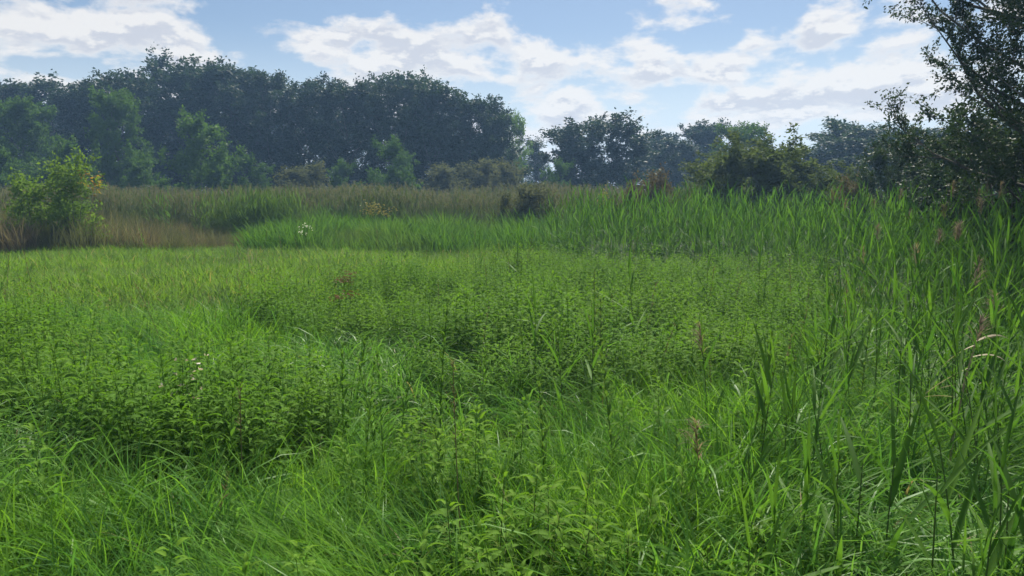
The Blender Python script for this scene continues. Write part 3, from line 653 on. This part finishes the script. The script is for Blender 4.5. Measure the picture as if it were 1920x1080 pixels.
# reeds
RS = [reed_mesh(600 + i, h, nl) for i, (h, nl) in enumerate([(1.0, 8), (1.2, 9), (1.4, 10), (1.1, 9), (1.3, 9), (.9, 8), (1.5, 11), (1.25, 10)])]
RL = library('reed_plant', RS)
X, Y = rnd_in(6500, (.3, 15), (2.0, 22), g)
edge = X - reed_edge(Y)
dens = np.clip(edge / 1.2, 0, 1) * np.where(Y < 6, .55, .8)
ok = in_view(X, Y, 1.2) & (edge > 0) & (g.random(6500) < dens) & (np.hypot(X, Y) > 2.3) & ~(((X - 1.75) / .3) ** 2 + ((Y - 3.2) / .3) ** 2 < 1)
X, Y = X[ok], Y[ok]
reed_h = lambda X, Y: (np.interp(Y, [2, 3, 5, 8, 12, 18, 22], [.60, .70, .86, 1.00, 1.18, 1.36, 1.45]) + .10 * np.clip((X / Y - .45) / .2, 0, 1.5)) * np.interp(X - reed_edge(Y), [0, .8], [.75, 1]) / 1.2
s = reed_h(X, Y)
mass('reed_bed', RL, 8, X, Y, s, 'thick stand of green reeds along the edge of the meadow', 'reeds', .13)
LS = reed_leafset()
# picked-out reeds: in the near right, and singly among the nettles
spots = []
for i in range(70):
    Yv = 2.3 + 4.0 * g.random() ** 1.3; Xv = reed_edge(Yv) + g.uniform(-.15, 1.3) * (.6 + .25 * Yv / 3)
    if ((Xv - 1.75) / .4) ** 2 + ((Yv - 3.1) / .4) ** 2 < 1: continue
    spots.append((Xv, Yv, float(reed_h(Xv, Yv)) * 1.2 * g.uniform(.9, 1.15)))
for i, (x, y, h) in enumerate(spots):
    reed_thing(700 + i, h, 8, (x, y, 0), g.random() * 6.28, ('green reed with stiff slanting leaves among the nearest grass of the reed edge', 'green reed with stiff slanting leaves around the broken pale reed', 'green reed with stiff slanting leaves between broken pale reed and nettles')[0 if y < 3.4 else 1 if x / y > .5 else 2], ('reeds in the nearest grass', 'reeds around the broken reed', 'reeds between broken reed and nettles')[0 if y < 3.4 else 1 if x / y > .5 else 2], LS)
for i, (u, vtop, Yv, lb) in enumerate([
    (1195, 495, 7.0, 'tall lone reed rising dark out of the nettle bed'), (1005, 575, 5.4, 'lone reed with upright leaf brush before the nettle bed'),
    (900, 448, 12.5, 'small reed at the far edge of the nettle bed, apart from the stand'), (968, 440, 12.0, 'small reed next to the start of the reed stand'),
    (1430, 455, 8.5, 'tall reed with drooping leaves between nettles and reed stand'), (1330, 460, 9.0, 'slanting reed beside the one with drooping leaves'),
    (1115, 620, 5.0, 'reed fanning out of the bright grass below the nettles'), (1060, 640, 4.8, 'short reed in the grass beside the fanning reed'),
    (1440, 690, 3.6, 'tall yellow-green reed blade nearest the nettles and grass'), (1600, 545, 5.2, 'reed with long crossing leaves in the middle of the stand')]):
    h = at(u, vtop, Yv).z
    reed_thing(800 + i, h, 9, (px(u, Yv), Yv, 0), i * 1.1, lb, 'reeds growing apart', LS, stiff=1.4)
for i, (u, vtop, Yv) in enumerate([(1835, 500, 5.0), (1800, 425, 6.5), (1870, 380, 7.5), (1345, 625, 4.4), (1290, 800, 3.1), (1780, 350, 9.0), (1900, 350, 8.2), (1700, 400, 9.5), (1650, 430, 8.5), (1890, 560, 5.2), (1610, 470, 8.0), (1740, 390, 9.5), (1830, 430, 7.2), (1590, 380, 12), (1680, 360, 11), (1760, 440, 7.4), (1850, 350, 10), (1720, 470, 6.6), (1640, 380, 12.5), (1560, 360, 14), (1810, 360, 12)]):
    h = at(u, vtop, Yv).z - .12
    reed_thing(840 + i, h, 8, (px(u, Yv), Yv, 0), i * .9, ('short reed with a brown plume among the nearest grass' if i == 4 else 'short reed with a dark brown plume before the nettles' if i == 3 else 'reed with a brownish feathery plume deep in the stand'), 'plumed reeds', LS, plume=True)

# broken pale reed
bp0 = at(1790, 800, 3.9); e = empty('broken_reed', (bp0.x, bp0.y, 0))
mb = MB(); top = at(1830, 640, 3.9) - Vector((bp0.x, bp0.y, 0)); kn = at(1808, 720, 3.9) - Vector((bp0.x, bp0.y, 0))
tube(mb, [(-.03, 0, 0), (-.01, 0, bp0.z * .6), tuple(bp0 - Vector((bp0.x, bp0.y, 0))), tuple(kn), tuple(top)], [.006, .006, .007, .006, .004], 5); link('stem', mb.mesh('stem', M['straw']), e)
for (z, az, L, th, dt, w) in [(.95, .3, .24, 1.2, .9, .016), (.93, 3.3, .22, 1.9, .5, .02), (.80, 2.9, .26, 2.1, .3, .016), (.86, .1, .25, 1.3, 1.3, .014), (.70, 3.4, .18, 1.5, .3, .012), (.62, 3.0, .2, 1.4, .4, .012)]:
    t_ = z; zz = top.z * t_ / .95; mb = MB(); s_ = np.clip(zz / top.z, 0, 1)
    strips(mb, [[top.x * s_ ** 2, 0, zz]], az, L, w, th, dt, 6, r=[.6], twist=1.2); link('leaf', mb.mesh('leaf', M['straw']), e)
pb = MB(); plume_strips(pb, np.array(top), np.random.default_rng(5), 60, .16); link('plume', pb.mesh('plume', M['plume']), e)
tag(e, 'broken straw-pale reed with twisted dead leaves in the near reed stand', 'reed')

# far reed belt, sedge band, tawny edge
def clump(seed, n, R, h, mat, plume=0, wmul=1.6):
    g2 = np.random.default_rng(seed); mb = MB(); pm = MB() if plume else None
    for k in range(n):
        lay, stem, gg = reed_layout(seed * 50 + k, h * g2.uniform(.8, 1.08), 7)
        o = np.array([*(g2.uniform(-R, R, 2)), 0]); B = np.array([q[0] for q in lay]) + o
        strips(mb, B, [q[1] for q in lay], np.array([q[2] for q in lay]) * 1.2, .022 * wmul, np.maximum(.08, .4 + np.array([q[3] for q in lay])), gg.uniform(.1, .9, 7), 3, None, 0, r=np.full(7, g2.random() * .97))
        tube(mb, stem + o, np.linspace(.006, .003, 6), 3, g2.random())
        if plume and g2.random() < plume:
            n_ = 12; s_ = g2.random(n_); b = stem[-1] + o + np.stack([0 * s_, 0 * s_, .25 * s_], 1)
            strips(mb, b, g2.random(n_) * 6.28, .14, .022, .5, .9, 2, r=np.full(n_, .95))
    return mb.mesh('reed_clump', M[mat])
FR = library('far_reed_clump', [clump(900 + i, 12, .45, 2.15, 'farreed', .8, 1.7) for i in range(6)])
X, Y = rnd_in(2600, (-30, 16), (28, 42), g)
ok = in_view(X, Y, 2) & (np.abs(X - 0) >= 0) & ~((X > px(1130, Y)) & (Y < 30))
X, Y = X[ok], Y[ok]
mass('far_reed_belt', FR, 6, X, Y, (.66 + .16 * wob(X, Y, .3)) * np.interp(Y, [28, 34, 42], [.92, 1.0, 1.06]), 'wide belt of brownish flowering reeds before the wood', 'reeds', .06)
DR = library('dark_reed_clump', [clump(930 + i, 14, .4, 2.0, 'sedge', 0, 1.6) for i in range(3)])
n = 60; X = px(480, 26.5) + g.normal(0, 1.1, n); Y = 26.5 + g.normal(0, .6, n)
mass('dark_reed_patch', DR, 3, X, Y, .80, 'darker rounded patch of reeds standing before the far belt', 'reeds', .06)
SG = library('sedge_tuft', [tuft(950 + i, 34, .28, (.45, 1.15), (.020, .034), .20, (.2, 1.2), M['sedge'], 4) for i in range(5)])
X, Y = rnd_in(1500, (-8.5, 3), (20.5, 28), g)
ok = (X > px(470, Y)) & (X < px(1080, Y)); X, Y = X[ok], Y[ok]
mass('sedge_band', SG, 5, X, Y, (.85 + .12 * (Y - 22) / 4) * (.7 + .6 * wob(X, Y, .9)), 'lush green band of sedge behind the short meadow', 'sedge', .07)
TW = library('tawny_tuft', [tuft(970 + i, 44, .26, (.4, 1.3), (.012, .022), .16, (.1, 1.0), M['tawny'], 4) for i in range(6)])
X, Y = rnd_in(1300, (-19, -7), (19.8, 27), g)
lim = np.interp((X / Y), [-.75, -.62, -.55, -.45, -.36], [20.2, 20.2, 21.2, 21.6, 23.3])
ok = (X < px(470, Y)) & (Y > lim); X, Y = X[ok], Y[ok]
tall = np.interp(X / Y, [-.7, -.55, -.44, -.36], [1.05, .95, .62, .42]) * np.where(Y > 23.5, 1.2, 1)
mass('tawny_grass', TW, 6, X, Y, tall, 'tawny dry tall grass along the far meadow edge', 'grass', .08)

# ------------------------------------------------------------------ single flowers and stalks
def herb(name, loc, h, n_stem, spread, flower, fl_n, fl_size, leafm, label, cat, seed, leaf_l=.06):
    g2 = np.random.default_rng(seed); e = empty(name, loc); st = MB(); lf = MB(); fl = MB()
    for k in range(n_stem):
        a = g2.random() * 6.28; th = abs(g2.normal(0, spread)); hh_ = h * g2.uniform(.75, 1.05)
        c = strips(MB(), [[0, 0, 0]], a, hh_, .01, th * .4, th, 6)[0]
        tube(st, c, np.linspace(.004, .002, 7), 4, .5)
        m = 14; t = g2.uniform(.1, .9, m); B = np.stack([np.interp(t, np.linspace(0, 1, 7), c[:, q]) for q in range(3)], 1)
        strips(lf, B, g2.random(m) * 6.28, leaf_l * g2.uniform(.7, 1.3, m), leaf_l * .22, g2.uniform(.7, 1.2, m), .6, 3, r=g2.random(m))
        m = fl_n; P = c[-1] + g2.normal(0, fl_size * 2.2, (m, 3)) * [1, 1, .6]
        d_ = g2.normal(0, 1, (m, 5, 3)); d_[:, :, 2] = np.abs(d_[:, :, 2]) * .6; d_ /= np.linalg.norm(d_, axis=2)[..., None]
        for q in range(5):
            sd2 = np.cross(d_[:, q], g2.normal(0, 1, (m, 3))); sd2 /= np.linalg.norm(sd2, axis=1)[:, None]
            v = np.stack([P, P + d_[:, q] * fl_size * .6 + sd2 * fl_size * .3, P + d_[:, q] * fl_size, P + d_[:, q] * fl_size * .6 - sd2 * fl_size * .3], 1)
            fl.add(v, np.arange(m * 4).reshape(-1, 4), np.repeat(g2.random(m), 4))
    link('stem', st.mesh('stem', M['nettle_stem']), e); tag(link('foliage', lf.mesh('foliage', leafm), e), kind='stuff'); tag(link('flower_heads', fl.mesh('flower_heads', flower, False), e), kind='stuff')
    return tag(e, label, cat)
def gpt(u, Y): return (px(u, Y), Y, 0)
herb('white_flower', gpt(572, 21), at(572, 424, 21).z, 5, .16, M['white'], 5, .035, M['sedge'], 'white-flowering plant before the green sedge band', 'flower', 1, .1)
herb('goldenrod', gpt(690, 26), at(690, 380, 26).z, 8, .2, M['gold'], 9, .045, M['sedge'], 'yellow goldenrod clump in the middle of the far reeds', 'flower', 2, .1)
herb('goldenrod', gpt(706, 26.4), at(706, 384, 26.4).z, 7, .22, M['gold'], 9, .045, M['sedge'], 'second yellow goldenrod touching the one in the far reeds', 'flower', 3, .1)
herb('goldenrod', gpt(1132, 25), at(1132, 360, 25).z, 8, .22, M['gold'], 9, .045, M['sedge'], 'yellow goldenrod beside the brownish feathery bush', 'flower', 4, .1)
herb('thistle', gpt(320, 4.1), at(320, 690, 4.1).z, 6, .20, M['down'], 3, .022, M['nettle'], 'thistle with pale woolly heads in the dark nettle bed', 'thistle', 5, .07)
herb('dock_plant', gpt(652, 9.5), at(652, 510, 9.5).z, 3, .10, M['dock'], 30, .02, M['nettle'], 'brown dock seed stalks standing among the nettles', 'dock', 6, .1)
herb('dock_plant', gpt(640, 7.8), at(645, 555, 7.8).z, 2, .45, M['dock'], 26, .018, M['nettle'], 'leaning brownish dock stalk below the upright dock', 'dock', 7, .1)
for (u, v, Y, seed, lb) in [(462, 462, 17, 9, 'tuft of dry pale stalks on the short meadow'), (640, 470, 18, 10, 'thin dry stalks at the far side of the short meadow')]:
    mb = MB(); g2 = np.random.default_rng(seed); n = 14
    strips(mb, np.stack([g2.normal(0, .12, n), g2.normal(0, .1, n), 0 * np.arange(n)], 1), g2.random(n) * 6.28, at(u, v, Y).z * g2.uniform(.8, 1.2, n), .014, .08, .3, 4, r=g2.random(n))
    o = link('dry_stalks', mb.mesh('dry_stalks', M['straw'])); o.location = gpt(u, Y); tag(o, lb, 'dry grass')

# ------------------------------------------------------------------ haze
def build_haze():
    x0, x1, y0, y1, z0, z1 = -345, 345, -335, 355, -1.5, 17.5
    v = [(x, y, z) for z in (z0, z1) for x, y in ((x0, y0), (x1, y0), (x1, y1), (x0, y1))]
    f = [(3, 2, 1, 0), (4, 5, 6, 7), (0, 1, 5, 4), (1, 2, 6, 5), (2, 3, 7, 6), (3, 0, 4, 7)]
    me = bpy.data.meshes.new('haze'); me.from_pydata(v, [], f)
    m = bpy.data.materials.new('haze_air'); m.use_nodes = True; nt = m.node_tree; nt.nodes.clear()
    out = nn(nt, 'ShaderNodeOutputMaterial'); pv = nn(nt, 'ShaderNodeVolumePrincipled')
    pv.inputs['Color'].default_value = (.36, .62, 1, 1); pv.inputs['Density'].default_value = HAZE; pv.inputs['Anisotropy'].default_value = .35
    nt.links.new(pv.outputs[0], out.inputs['Volume']); me.materials.append(m)
    tag(link('haze', me), 'thin bluish haze hanging over the meadow and wood', 'haze', kind='stuff')
HAZE = 0.0014
build_haze()
